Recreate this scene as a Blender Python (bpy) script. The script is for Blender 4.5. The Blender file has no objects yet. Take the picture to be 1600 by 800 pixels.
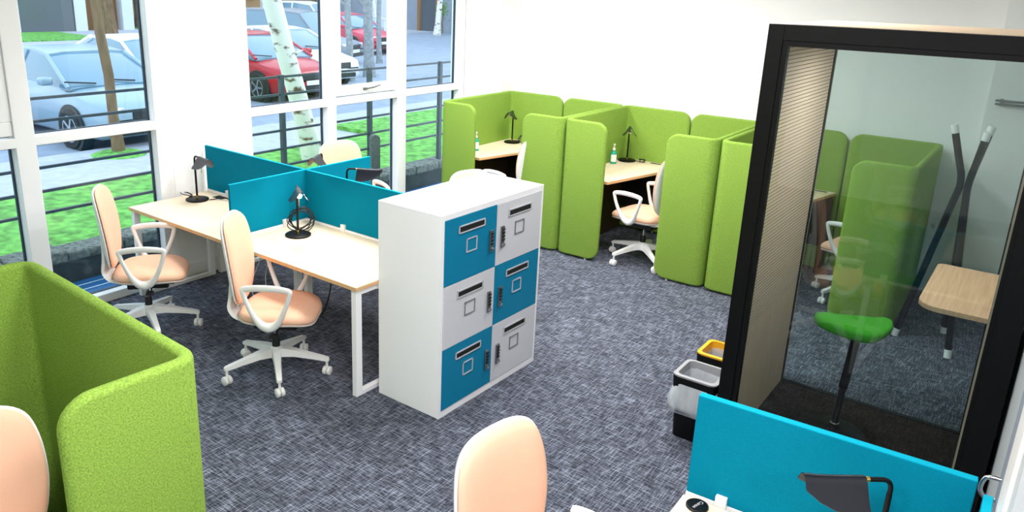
import bpy, bmesh, math, random
from mathutils import Vector, Matrix
random.seed(7)
S = bpy.context.scene
COL = S.collection
R = math.radians

# ------------------------------------------------------------------ camera, sky, lights, exposure
cam_d = bpy.data.cameras.new('camera')
cam = bpy.data.objects.new('camera', cam_d); COL.objects.link(cam); S.camera = cam
AX = ((0.80011042, 0.20176216, -0.56490295), (0.59898775, -0.21817554, 0.77046292), (0.03220226, -0.95482536, -0.29541758))
m = Matrix.Identity(4)
for r_ in range(3):
    m[r_][0] = AX[r_][0]; m[r_][1] = -AX[r_][1]; m[r_][2] = -AX[r_][2]
m[0][3], m[1][3], m[2][3] = 0.0, 0.0, 2.5
cam.matrix_world = m
cam_d.sensor_width = 36.0; cam_d.sensor_fit = 'HORIZONTAL'
cam_d.lens = 1224.689 / 1600 * 36
cam_d.shift_x = (800 - 738.87) / 1600
cam_d.shift_y = (356.65 - 400) / 1600
cam_d.clip_start = 0.02; cam_d.clip_end = 300

S.view_settings.view_transform = 'Standard'
S.view_settings.look = 'None'
S.view_settings.gamma = 1.0
S.view_settings.use_curve_mapping = False
S.view_settings.exposure = 0.30
S.cycles.use_denoising = True
S.cycles.max_bounces = 10
S.cycles.transparent_max_bounces = 16
S.cycles.sample_clamp_indirect = 6.0

w = bpy.data.worlds.new('sky'); S.world = w; w.use_nodes = True
nt = w.node_tree; bg = nt.nodes['Background']
tc = nt.nodes.new('ShaderNodeTexCoord'); sx = nt.nodes.new('ShaderNodeSeparateXYZ'); cr = nt.nodes.new('ShaderNodeValToRGB')
nt.links.new(tc.outputs['Generated'], sx.inputs[0]); nt.links.new(sx.outputs['Z'], cr.inputs[0]); nt.links.new(cr.outputs[0], bg.inputs[0])
cr.color_ramp.elements[0].color = (0.95, 0.97, 1, 1); cr.color_ramp.elements[1].color = (0.62, 0.78, 1, 1)
bg.inputs[1].default_value = 2.2

sun_d = bpy.data.lights.new('sun', 'SUN'); sun_d.energy = 0.8; sun_d.angle = R(12); sun_d.color = (1, .97, .92)
sun = bpy.data.objects.new('sun', sun_d); COL.objects.link(sun); sun.rotation_euler = (R(38), R(-22), R(200))

CEIL = 3.0
LAMPS = [(-4.6, 4.2), (-4.6, 6.2), (-2.9, 4.2), (-2.9, 6.1), (-1.7, 4.9), (-1.6, 1.9), (-1.2, -.2), (-0.2, 1.0), (1.5, 0.2)]
LAMP_POWER = 35.0

# ------------------------------------------------------------------ materials
def lin(c):
    if isinstance(c, str):
        c = tuple(int(c[i:i+2], 16) / 255 for i in (0, 2, 4))
    return tuple((x / 12.92 if x <= .04045 else ((x + .055) / 1.055) ** 2.4) for x in c) + (1,)

def mat(name, col, rough=.5, metal=0, spec=.5, noise=0, scale=40, bump=0, emit=None, estr=0, stretch=None, sheen=0):
    mt = bpy.data.materials.new(name); mt.use_nodes = True
    n = mt.node_tree; b = n.nodes['Principled BSDF']
    b.inputs['Base Color'].default_value = lin(col)
    b.inputs['Roughness'].default_value = rough
    b.inputs['Metallic'].default_value = metal
    b.inputs['Specular IOR Level'].default_value = spec
    if sheen: b.inputs['Sheen Weight'].default_value = sheen
    if emit:
        b.inputs['Emission Color'].default_value = lin(emit); b.inputs['Emission Strength'].default_value = estr
    if noise or bump:
        t = n.nodes.new('ShaderNodeTexCoord'); mp = n.nodes.new('ShaderNodeMapping'); nz = n.nodes.new('ShaderNodeTexNoise')
        n.links.new(t.outputs['Object'], mp.inputs[0]); n.links.new(mp.outputs[0], nz.inputs[0])
        if stretch: mp.inputs['Scale'].default_value = stretch
        nz.inputs['Scale'].default_value = scale; nz.inputs['Detail'].default_value = 4
        if noise:
            mx = n.nodes.new('ShaderNodeMix'); mx.data_type = 'RGBA'
            c = lin(col)
            mx.inputs[6].default_value = tuple(max(0, x * (1 - noise)) for x in c[:3]) + (1,)
            mx.inputs[7].default_value = tuple(min(1, x * (1 + noise)) for x in c[:3]) + (1,)
            rp = n.nodes.new('ShaderNodeMapRange'); rp.inputs[1].default_value = .3; rp.inputs[2].default_value = .7
            n.links.new(nz.outputs[0], rp.inputs[0]); n.links.new(rp.outputs[0], mx.inputs[0]); n.links.new(mx.outputs[2], b.inputs['Base Color'])
        if bump:
            bp = n.nodes.new('ShaderNodeBump'); bp.inputs['Strength'].default_value = bump; bp.inputs['Distance'].default_value = .004
            n.links.new(nz.outputs[0], bp.inputs['Height']); n.links.new(bp.outputs[0], b.inputs['Normal'])
    return mt

def glass_mat(name, tint, ior=1.45, rough=0.0, boost=1.0):
    mt = bpy.data.materials.new(name); mt.use_nodes = True
    n = mt.node_tree; n.nodes.clear()
    o = n.nodes.new('ShaderNodeOutputMaterial'); mx = n.nodes.new('ShaderNodeMixShader')
    tr = n.nodes.new('ShaderNodeBsdfTransparent'); gl = n.nodes.new('ShaderNodeBsdfGlossy'); fr = n.nodes.new('ShaderNodeLayerWeight')
    fr.inputs[0].default_value = .5
    pw = n.nodes.new('ShaderNodeMath'); pw.operation = 'POWER'; pw.inputs[1].default_value = 5
    mm = n.nodes.new('ShaderNodeMath'); mm.operation = 'MULTIPLY_ADD'; mm.inputs[1].default_value = .9 * boost; mm.inputs[2].default_value = ((ior - 1) / (ior + 1)) ** 2 * boost; mm.use_clamp = True
    tr.inputs[0].default_value = lin(tint); gl.inputs['Roughness'].default_value = rough
    n.links.new(fr.outputs['Facing'], pw.inputs[0]); n.links.new(pw.outputs[0], mm.inputs[0]); n.links.new(mm.outputs[0], mx.inputs[0])
    n.links.new(tr.outputs[0], mx.inputs[1]); n.links.new(gl.outputs[0], mx.inputs[2]); n.links.new(mx.outputs[0], o.inputs[0])
    return mt

def carpet_mat(name, dark, light, k=1.0, amount=.5):
    mt = bpy.data.materials.new(name); mt.use_nodes = True
    n = mt.node_tree; b = n.nodes['Principled BSDF']; b.inputs['Roughness'].default_value = .95; b.inputs['Specular IOR Level'].default_value = .15
    t = n.nodes.new('ShaderNodeTexCoord')
    outs = []
    for sc, lo_, hi_ in (((10 * k, 165 * k, 1), .47, .70), ((155 * k, 9 * k, 1), .49, .72), ((5, 5, 1), .2, .8), ((75 * k, 75 * k, 1), .3, .8)):
        mp = n.nodes.new('ShaderNodeMapping'); mp.inputs['Scale'].default_value = sc
        mp.inputs['Rotation'].default_value = (0, 0, R(-13))
        nz = n.nodes.new('ShaderNodeTexNoise'); nz.inputs['Scale'].default_value = 1; nz.inputs['Detail'].default_value = 2.5; nz.inputs['Roughness'].default_value = .6
        mr = n.nodes.new('ShaderNodeMapRange'); mr.inputs[1].default_value = lo_; mr.inputs[2].default_value = hi_
        n.links.new(t.outputs['Object'], mp.inputs[0]); n.links.new(mp.outputs[0], nz.inputs[0]); n.links.new(nz.outputs[0], mr.inputs[0])
        outs.append(mr.outputs[0])
    ad0 = n.nodes.new('ShaderNodeMath'); ad0.operation = 'ADD'
    n.links.new(outs[0], ad0.inputs[0]); n.links.new(outs[1], ad0.inputs[1])
    mu = n.nodes.new('ShaderNodeMath'); mu.operation = 'MULTIPLY_ADD'; mu.inputs[1].default_value = .7; mu.inputs[2].default_value = .45
    n.links.new(outs[2], mu.inputs[0])
    mu2 = n.nodes.new('ShaderNodeMath'); mu2.operation = 'MULTIPLY'; n.links.new(ad0.outputs[0], mu2.inputs[0]); n.links.new(mu.outputs[0], mu2.inputs[1])
    ad = n.nodes.new('ShaderNodeMath'); ad.operation = 'MULTIPLY_ADD'; ad.inputs[1].default_value = .25
    n.links.new(outs[3], ad.inputs[0]); n.links.new(mu2.outputs[0], ad.inputs[2])
    rp = n.nodes.new('ShaderNodeMapRange'); rp.inputs[1].default_value = 0; rp.inputs[2].default_value = 1.25
    n.links.new(ad.outputs[0], rp.inputs[0])
    mx = n.nodes.new('ShaderNodeMix'); mx.data_type = 'RGBA'; mx.inputs[6].default_value = lin(dark); mx.inputs[7].default_value = lin(light)
    n.links.new(rp.outputs[0], mx.inputs[0])
    n.links.new(mx.outputs[2], b.inputs['Base Color'])
    bp = n.nodes.new('ShaderNodeBump'); bp.inputs['Strength'].default_value = .35; bp.inputs['Distance'].default_value = .004
    n.links.new(ad.outputs[0], bp.inputs['Height']); n.links.new(bp.outputs[0], b.inputs['Normal'])
    return mt

def wood_mat(name, c1, c2, axis=0, rough=.45, scale=1.0):
    mt = bpy.data.materials.new(name); mt.use_nodes = True
    n = mt.node_tree; b = n.nodes['Principled BSDF']; b.inputs['Roughness'].default_value = rough
    t = n.nodes.new('ShaderNodeTexCoord'); mp = n.nodes.new('ShaderNodeMapping'); nz = n.nodes.new('ShaderNodeTexNoise')
    sc = [60 * scale] * 3; sc[axis] = 2.5 * scale; mp.inputs['Scale'].default_value = sc
    nz.inputs['Scale'].default_value = 1; nz.inputs['Detail'].default_value = 5
    n.links.new(t.outputs['Object'], mp.inputs[0]); n.links.new(mp.outputs[0], nz.inputs[0])
    rp = n.nodes.new('ShaderNodeMapRange'); rp.inputs[1].default_value = .3; rp.inputs[2].default_value = .7
    mx = n.nodes.new('ShaderNodeMix'); mx.data_type = 'RGBA'; mx.inputs[6].default_value = lin(c1); mx.inputs[7].default_value = lin(c2)
    n.links.new(nz.outputs[0], rp.inputs[0]); n.links.new(rp.outputs[0], mx.inputs[0]); n.links.new(mx.outputs[2], b.inputs['Base Color'])
    return mt

def stripe_mat(name, c1, c2, pitch=.02, ratio=.16, axis='Z', base=None):
    """wood veneer with thin grooves every `pitch` metres along an axis"""
    mt = wood_mat(name, c1, base or c1, axis=1, rough=.6)
    n = mt.node_tree; b = n.nodes['Principled BSDF']
    src = b.inputs['Base Color'].links[0].from_socket
    t = n.nodes.new('ShaderNodeTexCoord'); s = n.nodes.new('ShaderNodeSeparateXYZ')
    n.links.new(t.outputs['Object'], s.inputs[0])
    d = n.nodes.new('ShaderNodeMath'); d.operation = 'DIVIDE'; d.inputs[1].default_value = pitch; n.links.new(s.outputs[axis], d.inputs[0])
    f = n.nodes.new('ShaderNodeMath'); f.operation = 'FRACT'; n.links.new(d.outputs[0], f.inputs[0])
    l = n.nodes.new('ShaderNodeMath'); l.operation = 'LESS_THAN'; l.inputs[1].default_value = ratio; n.links.new(f.outputs[0], l.inputs[0])
    mx = n.nodes.new('ShaderNodeMix'); mx.data_type = 'RGBA'; mx.inputs[7].default_value = lin(c2)
    n.links.new(src, mx.inputs[6]); n.links.new(l.outputs[0], mx.inputs[0]); n.links.new(mx.outputs[2], b.inputs['Base Color'])
    return mt

def brick_mat(name, c1, c2, mortar, scale=5, rough=.85):
    mt = bpy.data.materials.new(name); mt.use_nodes = True
    n = mt.node_tree; b = n.nodes['Principled BSDF']; b.inputs['Roughness'].default_value = rough
    t = n.nodes.new('ShaderNodeTexCoord'); mp = n.nodes.new('ShaderNodeMapping'); mp.inputs['Rotation'].default_value = (R(90), 0, R(90))
    br = n.nodes.new('ShaderNodeTexBrick'); br.inputs['Color1'].default_value = lin(c1); br.inputs['Color2'].default_value = lin(c2); br.inputs['Mortar'].default_value = lin(mortar)
    br.inputs['Scale'].default_value = scale
    n.links.new(t.outputs['Object'], mp.inputs[0]); n.links.new(mp.outputs[0], br.inputs[0]); n.links.new(br.outputs[0], b.inputs['Base Color'])
    return mt

def birch_mat(name):
    mt = mat(name, 'e8e4da', .8)
    n = mt.node_tree; b = n.nodes['Principled BSDF']
    t = n.nodes.new('ShaderNodeTexCoord'); mp = n.nodes.new('ShaderNodeMapping'); mp.inputs['Scale'].default_value = (3, 3, 6)
    nz = n.nodes.new('ShaderNodeTexNoise'); nz.inputs['Scale'].default_value = 1.6; nz.inputs['Detail'].default_value = 3
    cr = n.nodes.new('ShaderNodeValToRGB'); e = cr.color_ramp.elements
    e[0].position = .56; e[0].color = lin('ece8df'); e[1].position = .66; e[1].color = lin('6b5442')
    n.links.new(t.outputs['Object'], mp.inputs[0]); n.links.new(mp.outputs[0], nz.inputs[0]); n.links.new(nz.outputs[0], cr.inputs[0]); n.links.new(cr.outputs[0], b.inputs['Base Color'])
    return mt

M = dict(
    white_wall=mat('white_wall_paint', 'f4f4f2', .7, noise=.01, scale=3),
    ceiling=mat('ceiling_paint', 'f6f6f5', .8),
    frame=mat('white_window_frame', 'f6f6f6', .35),
    gasket=mat('dark_gasket', '1c3346', .5),
    white_metal=mat('white_powder_coat', 'fafafc', .35),
    white_plastic=mat('white_plastic', 'f1f0ee', .3),
    grey_plastic=mat('grey_plastic', 'c9c9ca', .4),
    peach=mat('peach_fabric', 'f7c5a7', .85, noise=.05, scale=500, bump=.25, spec=.15),
    green=mat('green_felt', '84a545', .95, noise=.3, scale=170, bump=.5, spec=.12),
    green_seat=mat('bright_green_fabric', '35a012', .9, noise=.1, scale=400, bump=.2),
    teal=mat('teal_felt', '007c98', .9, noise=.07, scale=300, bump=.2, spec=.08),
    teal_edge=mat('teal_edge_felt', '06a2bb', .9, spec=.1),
    door_blue=mat('blue_laminate', '047da3', .5, noise=.03, scale=300, spec=.25),
    door_grey=mat('pale_grey_laminate', 'd4d5da', .45),
    maple=wood_mat('maple_laminate', 'f2e0c6', 'ecd6b6', axis=0),
    maple_edge=mat('maple_edge_band', 'dfb381', .5),
    oak=wood_mat('oak_veneer', 'd3b594', 'bf9b78', axis=1, scale=1.2),
    pod_panel=stripe_mat('grooved_oak_panel', 'd6c4b0', '5c4b3c', .0205, .2, 'Z', 'cbb8a3'),
    pod_plain=wood_mat('plain_oak_panel', 'cdb9a2', 'bfa88f', axis=2),
    black=mat('black_satin_metal', '070708', .45, spec=.25),
    black_matt=mat('black_matt', '0a0a0b', .8),
    navy=mat('dark_navy_metal', '0b111c', .35, spec=.4),
    brass=mat('brass', 'c8a25a', .25, metal=1),
    chrome=mat('chrome', 'd8d8da', .12, metal=1),
    grey_bin=mat('dark_grey_trim', '77797c', .35), silver_trim=mat('silver_trim', 'b9bcc1', .35),
    steel=mat('brushed_steel', '9a9b9d', .35, metal=1),
    mechanism=mat('black_plastic', '111113', .5),
    cord=mat('black_cord', '0c0c0d', .5),
    white_cord=mat('white_cord', 'e4e4e4', .5),
    carpet=carpet_mat('woven_carpet', '0c101a', '9ba1b3'),
    pod_carpet=carpet_mat('dark_pod_carpet', '15110e', '3f352d', 1.0),
    bin_black=mat('black_bin_plastic', '060607', .5, spec=.25),
    bin_grey=mat('grey_bin_rim', '9c9ea0', .4),
    bin_yellow=mat('yellow_bin_rim', 'f2b21c', .4),
    sanitiser=mat('green_sanitiser', '1fa888', .15),
    label_white=mat('white_label', 'ededed', .5),
    pane=glass_mat('window_glass', 'f2fafc', 1.42, boost=.9),
    pod_glass=glass_mat('pod_glass', 'ebf1f0', 1.5, boost=.9),
    door_wall=mat('grey_door_paint', 'c2c7c8', .4),
    door_strip=mat('grey_door_strip', '9aa2ad', .4),
    grass=mat('grass', '67a548', .95, noise=.5, scale=9, bump=1),
    pavement=mat('pavement', 'aeb0ba', .9, noise=.1, scale=6),
    asphalt=mat('asphalt', '8f98a8', .9, noise=.12, scale=3),
    concrete=mat('dark_concrete', '3d4444', .9, noise=.3, scale=6),
    stone_cap=mat('mossy_stone', '6f736c', .95, noise=.6, scale=25, bump=1),
    grate=stripe_mat('grating_metal', '1d5f92', 'd8ecf5', .12, .12, 'X'),
    rail=mat('dark_railing_paint', '3b4650', .5),
    bark=mat('brown_bark', '7a6248', .95, noise=.35, scale=12, stretch=(1, 1, .3), bump=.6),
    grey_bark=mat('grey_bark', '8c9296', .95, noise=.3, scale=12, bump=.6),
    birch=birch_mat('birch_bark'),
    post_wood=mat('weathered_grey_timber', '6a6c68', .9, noise=.25, scale=20, stretch=(3, 3, .4)),
    tyre=mat('tyre', '17191b', .8), rim=mat('alloy_rim', 'c6ccd2', .25, metal=.8),
    car_glass=mat('car_glass', '5f8296', .05, spec=1),
    car_dark=mat('car_dark_plastic', '22262b', .6),
    headlight=mat('headlight_lens', 'e8eef2', .08, spec=1),
    plate=mat('number_plate', 'e9e9e4', .5),
    silver=mat('silver_blue_paint', '93a9ba', .3, metal=.2), car_white=mat('white_paint', 'e9eef1', .25), red=mat('red_paint', 'b5162c', .25),
    pink_red=mat('cherry_red_paint', 'cf2f4f', .3), slate=mat('slate_grey_paint', '7f8794', .3),
    stone_wall=brick_mat('dark_stone', '4a4f55', '2d3136', '6b7074', 5),
    orange_wall=brick_mat('orange_brick', 'b9824f', 'a9713f', 'b08a60', 4),
    grey_wall=mat('grey_blue_render', '8b97a8', .8, noise=.08, scale=2), pale_wall=mat('pale_render', 'dfe3e6', .8),
    brown_wood=mat('brown_timber', '8d5f36', .8), dark_brown=mat('dark_brown_wood', '3f2a20', .5),
    window_dark=mat('window_dark', '3d4f5f', .1), window_sill=mat('white_sill', 'f0f0ee', .6),
    leaf=mat('leaf_green', '5d8f3a', .8),
)

def bulb_material(strength):
    return mat('lit_bulb', 'fff4de', .4, emit='fff1d6', estr=strength)
M['bulb'] = bulb_material(60)
M['bulb_off'] = mat('unlit_bulb', 'efece4', .3)

# ------------------------------------------------------------------ mesh builder
class MB:
    def __init__(self): self.b = bmesh.new()
    def box(self, x0, x1, y0, y1, z0, z1, bevel=0, seg=2, T=None):
        r = bmesh.ops.create_cube(self.b, size=1)
        vs = r['verts']
        for v in vs:
            v.co = Vector(((x0 + x1) / 2 + v.co.x * (x1 - x0), (y0 + y1) / 2 + v.co.y * (y1 - y0), (z0 + z1) / 2 + v.co.z * (z1 - z0)))
            if T is not None: v.co = T @ v.co
        if bevel:
            es = list({e for v in vs for e in v.link_edges})
            bmesh.ops.bevel(self.b, geom=es, offset=bevel, segments=seg, affect='EDGES', profile=.5)
        return self
    def ring_loft(self, rings, close_u=True, cap0=True, cap1=True, close_v=False):
        V = [[self.b.verts.new(p) for p in r] for r in rings]
        n = len(V[0]); k = len(V)
        for i in range(k if close_v else k - 1):
            a, c = V[i], V[(i + 1) % k]
            for j in range(n if close_u else n - 1):
                j2 = (j + 1) % n
                try: self.b.faces.new((a[j], a[j2], c[j2], c[j]))
                except ValueError: pass
        if close_u and not close_v:
            if cap0: self.b.faces.new(list(reversed(V[0])))
            if cap1: self.b.faces.new(V[-1])
        return self
    def tube(self, pts, rad, n=8, closed=False, flat=None):
        pts = [Vector(p) for p in pts]
        if not hasattr(rad, '__len__'): rad = [rad] * len(pts)
        k = len(pts); rings = []; up = None
        for i, p in enumerate(pts):
            if closed: t = pts[(i + 1) % k] - pts[i - 1]
            else: t = pts[min(i + 1, k - 1)] - pts[max(i - 1, 0)]
            t.normalize()
            if up is None:
                up = Vector((0, 0, 1)) if abs(t.z) < .9 else Vector((1, 0, 0))
                if flat: up = Vector(flat)
            if flat: up = Vector(flat)
            s = t.cross(up)
            if s.length < 1e-5: s = t.cross(Vector((0, 1, 0)))
            s.normalize(); u = s.cross(t).normalized()
            if not flat: up = u
            rr = rad[i]; ra, rb = (rr if hasattr(rr, '__len__') else (rr, rr))
            rings.append([p + s * (math.cos(2 * math.pi * j / n) * ra) + u * (math.sin(2 * math.pi * j / n) * rb) for j in range(n)])
        self.ring_loft(rings, True, True, True, closed)
        return self
    def lathe(self, prof, c=(0, 0, 0), n=24, T=None):
        rings = []
        for r_, z in prof:
            ring = [Vector((c[0] + math.cos(2 * math.pi * j / n) * r_, c[1] + math.sin(2 * math.pi * j / n) * r_, c[2] + z)) for j in range(n)]
            if T is not None: ring = [T @ p for p in ring]
            rings.append(ring)
        self.ring_loft(rings)
        return self
    def prism(self, poly, z0, z1, bevel=0, T=None):
        a = [self.b.verts.new((x, y, z0)) for x, y in poly]; c = [self.b.verts.new((x, y, z1)) for x, y in poly]
        n = len(poly); fs = []
        for j in range(n): fs.append(self.b.faces.new((a[j], a[(j + 1) % n], c[(j + 1) % n], c[j])))
        fs.append(self.b.faces.new(list(reversed(a)))); fs.append(self.b.faces.new(c))
        if T is not None:
            for v in a + c: v.co = T @ v.co
        if bevel:
            es = list({e for f in fs for e in f.edges})
            bmesh.ops.bevel(self.b, geom=es, offset=bevel, segments=2, affect='EDGES')
        return self
    def pad(self, outline, fmap, front, back, rings=(1, .97, .9, .75, .5, .25)):
        """closed puffed cushion: outline (u,v) list about centroid; fmap(u,v,w) places it"""
        n = len(outline); cu = sum(p[0] for p in outline) / n; cv = sum(p[1] for p in outline) / n
        def lay(s, w): return [self.b.verts.new(fmap(cu + (u - cu) * s, cv + (v - cv) * s, w)) for u, v in outline]
        sides = []
        for h in (front, -back):
            L = []
            for s in rings[1:] if h < 0 else rings:
                q = max(0, 1 - s ** 6) ** .5
                L.append(lay(s, h * q))
            sides.append(L)
        F, B = sides; B = [F[0]] + B
        for L, flip in ((F, False), (B, True)):
            for i in range(len(L) - 1):
                for j in range(n):
                    q = (L[i][j], L[i][(j + 1) % n], L[i + 1][(j + 1) % n], L[i + 1][j])
                    self.b.faces.new(tuple(reversed(q)) if flip else q)
            c = self.b.verts.new(fmap(cu, cv, front if not flip else -back)); last = L[-1]
            for j in range(n):
                q = (last[j], last[(j + 1) % n], c)
                self.b.faces.new(tuple(reversed(q)) if flip else q)
        return self
    def obj(self, name, material, parent=None, smooth=False, angle=40):
        bmesh.ops.recalc_face_normals(self.b, faces=self.b.faces[:])
        me = bpy.data.meshes.new(name); self.b.to_mesh(me); self.b.free()
        me.materials.append(material)
        if smooth:
            for p in me.polygons: p.use_smooth = True
            try: me.set_sharp_from_angle(angle=R(angle))
            except Exception: pass
        o = bpy.data.objects.new(name, me); COL.objects.link(o)
        if parent is not None: o.parent = parent
        return o

def tag(o, label=None, cat=None, group=None, kind=None):
    if label: o['label'] = label
    if cat: o['category'] = cat
    if group: o['group'] = group
    if kind: o['kind'] = kind
    return o
def struct(o, label=None):
    o['kind'] = 'structure'
    if label: o['label'] = label
    return o
def thing(name, label, cat, loc=(0, 0, 0), rz=0, group=None):
    o = bpy.data.objects.new(name, None); COL.objects.link(o); o.empty_display_size = .1
    o.location = loc; o.rotation_euler = (0, 0, R(rz))
    return tag(o, label, cat, group)
def copy_tree(o, parent=None):
    c = o.copy(); COL.objects.link(c)
    if parent is not None:
        c.parent = parent; c.matrix_parent_inverse = o.matrix_parent_inverse.copy()
    for ch in list(o.children): copy_tree(ch, c)
    return c
def dup(root, loc, rz, label, cat=None, group=None):
    c = copy_tree(root); c.location = loc; c.rotation_euler = (0, 0, R(rz)); c['label'] = label
    if group: c['group'] = group
    return c
def smooth_curve(pts, closed=False, sub=4):
    pts = [Vector(p) for p in pts]; k = len(pts); out = []
    rng = range(k) if closed else range(k - 1)
    for i in rng:
        if closed: a, b, c, d = pts[i - 1], pts[i], pts[(i + 1) % k], pts[(i + 2) % k]
        else: a, b, c, d = pts[max(i - 1, 0)], pts[i], pts[i + 1], pts[min(i + 2, k - 1)]
        for s in range(sub):
            t = s / sub
            out.append(.5 * ((2 * b) + (-a + c) * t + (2 * a - 5 * b + 4 * c - d) * t * t + (-a + 3 * b - 3 * c + d) * t ** 3))
    if not closed: out.append(pts[-1])
    return out

# ------------------------------------------------------------------ room shell
WX = -5.74       # inner face of the window wall
YB = 7.80        # back wall
XR = 0.10        # right wall beside the pod
XE, YF = 2.6, -3.0
struct(MB().box(-6.0, XE, YF, YB + .1, -.12, 0).obj('floor', M['carpet']), 'dark blue grey woven carpet')
struct(MB().box(-6.0, XE, YF, YB + .1, CEIL, CEIL + .1).obj('ceiling', M['ceiling']))
struct(MB().box(-6.0, XE, YB, YB + .15, 0, CEIL).obj('wall_back', M['white_wall']), 'white back wall behind the green booths')
struct(MB().box(-5.75, -5.19, 7.55, YB + .01, 0, CEIL).obj('trim_1', M['white_wall']), 'white boxed column in the far window corner')
struct(MB().box(-.457, XR + .02, 7.56, YB + .01, 0, CEIL).obj('trim_2', M['white_wall']), 'white boxed column in the far right corner')
struct(MB().box(-6.0, XE, YF - .15, YF, 0, CEIL).obj('wall_front', M['white_wall']))
struct(MB().box(XE, XE + .15, YF, 2.06, 0, CEIL).obj('wall_east', M['white_wall']))
wr = MB(); wr.box(XR, XR + .15, 2.96, YB, 0, CEIL); wr.box(XR, XE, 1.9, 2.06, 0, CEIL); wr.box(XR, XR + .15, 2.06, 2.96, 2.15, CEIL)
struct(wr.obj('wall_right', M['door_wall']), 'pale grey wall beside the black pod')

# window wall: pier, ends, and two banks of windows
ww = MB()
ww.box(-5.95, WX, 3.62, 4.35, -.12, CEIL)
for y0, y1 in ((YF, .30), (7.55, YB + .1)): ww.box(-5.95, WX, y0, y1, -.12, CEIL)
for y0, y1 in ((.30, 3.62), (4.35, 7.55)): ww.box(-5.95, WX, y0, y1, 2.85, CEIL)
struct(ww.obj('wall_left', M['white_wall']), 'white wall pier between the tall windows')
struct(MB().box(WX, WX + .022, 3.62, 4.35, 0, .13, .004).obj('baseboard_left', M['white_wall']))
struct(MB().box(-.46, -.1, 7.538, 7.56, 0, .13, .004).obj('baseboard_right', M['white_wall']))
struct(MB().box(-5.19, -.46, YB - .02, YB, 0, .13, .004).obj('baseboard_back', M['white_wall']))

GX = -5.83
def bank(n, y0, y1, openings, sash, label):
    root = bpy.data.objects.new('window_%d' % n, None); COL.objects.link(root); root.location = (WX, y0, 0); struct(root, label)
    f = MB(); xo = -5.86; z0, z1 = 0.0, 2.85
    edges = [y0] + [e for o in openings for e in o] + [y1]
    for i in range(0, len(edges), 2): f.box(xo, WX, edges[i], edges[i + 1], z0, z1, .006)
    for a, b in openings:
        f.box(xo, WX, a - .01, b + .01, z0, .07, .005); f.box(xo, WX, a - .01, b + .01, 1.315, 1.385, .006); f.box(xo, WX, a - .01, b + .01, 2.76, z1, .005)
    fo = f.obj('frame', M['frame'], root)
    g = MB()
    for a, b in openings:
        for lo, hi in ((.07, 1.315), (1.385, 2.76)):
            g.box(GX - .012, GX + .012, b - .012, b, lo, hi); g.box(GX - .012, GX + .012, a, a + .006, lo, hi)
            g.box(GX - .012, GX + .012, a, b, hi - .008, hi); g.box(GX - .012, GX + .012, a, b, lo, lo + .006)
    g.obj('gasket', M['gasket'], root)
    for a, b in openings:
        for lo, hi in ((.07, 1.315), (1.385, 2.76)):
            MB().box(GX - .004, GX + .004, a + .006, b - .012, lo, hi).obj('pane', M['pane'], root)
    for a, b in sash:
        s = MB(); xi = WX - .012; xo2 = -5.81; wd = .085
        s.box(xo2, xi, a, a + wd, 1.50, 2.66, .004); s.box(xo2, xi, b - wd - .02, b, 1.50, 2.66, .004)
        s.box(xo2, xi, a, b, 1.40, 1.50, .008); s.box(xo2, xi, a, b, 2.66, 2.755, .008)
        so = s.obj('sash', M['frame'], root)
        h = MB(); yc = (a + b) / 2
        h.tube([(xi, yc - .04, 1.452), (xi + .03, yc - .03, 1.455), (xi + .035, yc + .05, 1.462), (xi + .03, yc + .16, 1.475)], [.012, .011, .009, .007], 8)
        h.box(xi - .002, xi + .012, yc - .07, yc - .01, 1.438, 1.466, .003)
        h.obj('window_latch', M['steel'], so)
    for ch in root.children:
        ch.matrix_parent_inverse = Matrix.Translation((-WX, -y0, 0))
    return root
bank(1, .30, 3.62, [(.42, 1.36), (1.48, 2.42), (2.56, 3.49)], [(1.48, 2.42)], 'tall white framed window, left bank')
bank(2, 4.35, 7.55, [(4.43, 5.35), (5.465, 6.37), (6.51, 7.45)], [(5.465, 6.37)], 'tall white framed window, right bank')

# near right door beside the camera
dr = bpy.data.objects.new('door_1', None); COL.objects.link(dr); dr.location = (XR, 2.5, 0); struct(dr, 'white door at the right edge with a steel handle')
def cp(o): o.matrix_parent_inverse = Matrix.Translation((-XR, -2.5, 0)); return o
cp(MB().box(XR, XR + .04, 2.45, 2.945, 0, 2.15, .003).obj('door_stile', M['door_strip'], dr))
cp(MB().box(XR - .008, XR + .05, 2.08, 2.45, 0, 2.15, .003).obj('door_leaf', M['white_plastic'], dr))
cp(MB().box(XR + .004, XR + .05, 2.945, 2.96, 0, 2.15).obj('door_gap', M['black_matt'], dr))
hp = smooth_curve([(XR, 2.8, 1.028), (.075, 2.8, 1.026), (.058, 2.8, 1.018), (.051, 2.8, .99), (.053, 2.8, .967), (.068, 2.8, .948), (.08, 2.8, .945), (XR, 2.8, .95)], sub=3)
cp(MB().tube(hp, .0075, 10).obj('door_handle', M['chrome'], dr, True))
t = thing('light_switch', 'white switch plate at the lower right edge of the picture', 'switch', (XR - .01, 2.3, 1.10))
MB().box(-.012, 0, -.04, .04, -.06, .06, .003).obj('plate', M['white_plastic'], t); MB().box(-.022, -.012, -.012, .012, -.02, .02, .002).obj('rocker', M['grey_plastic'], t)

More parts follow.
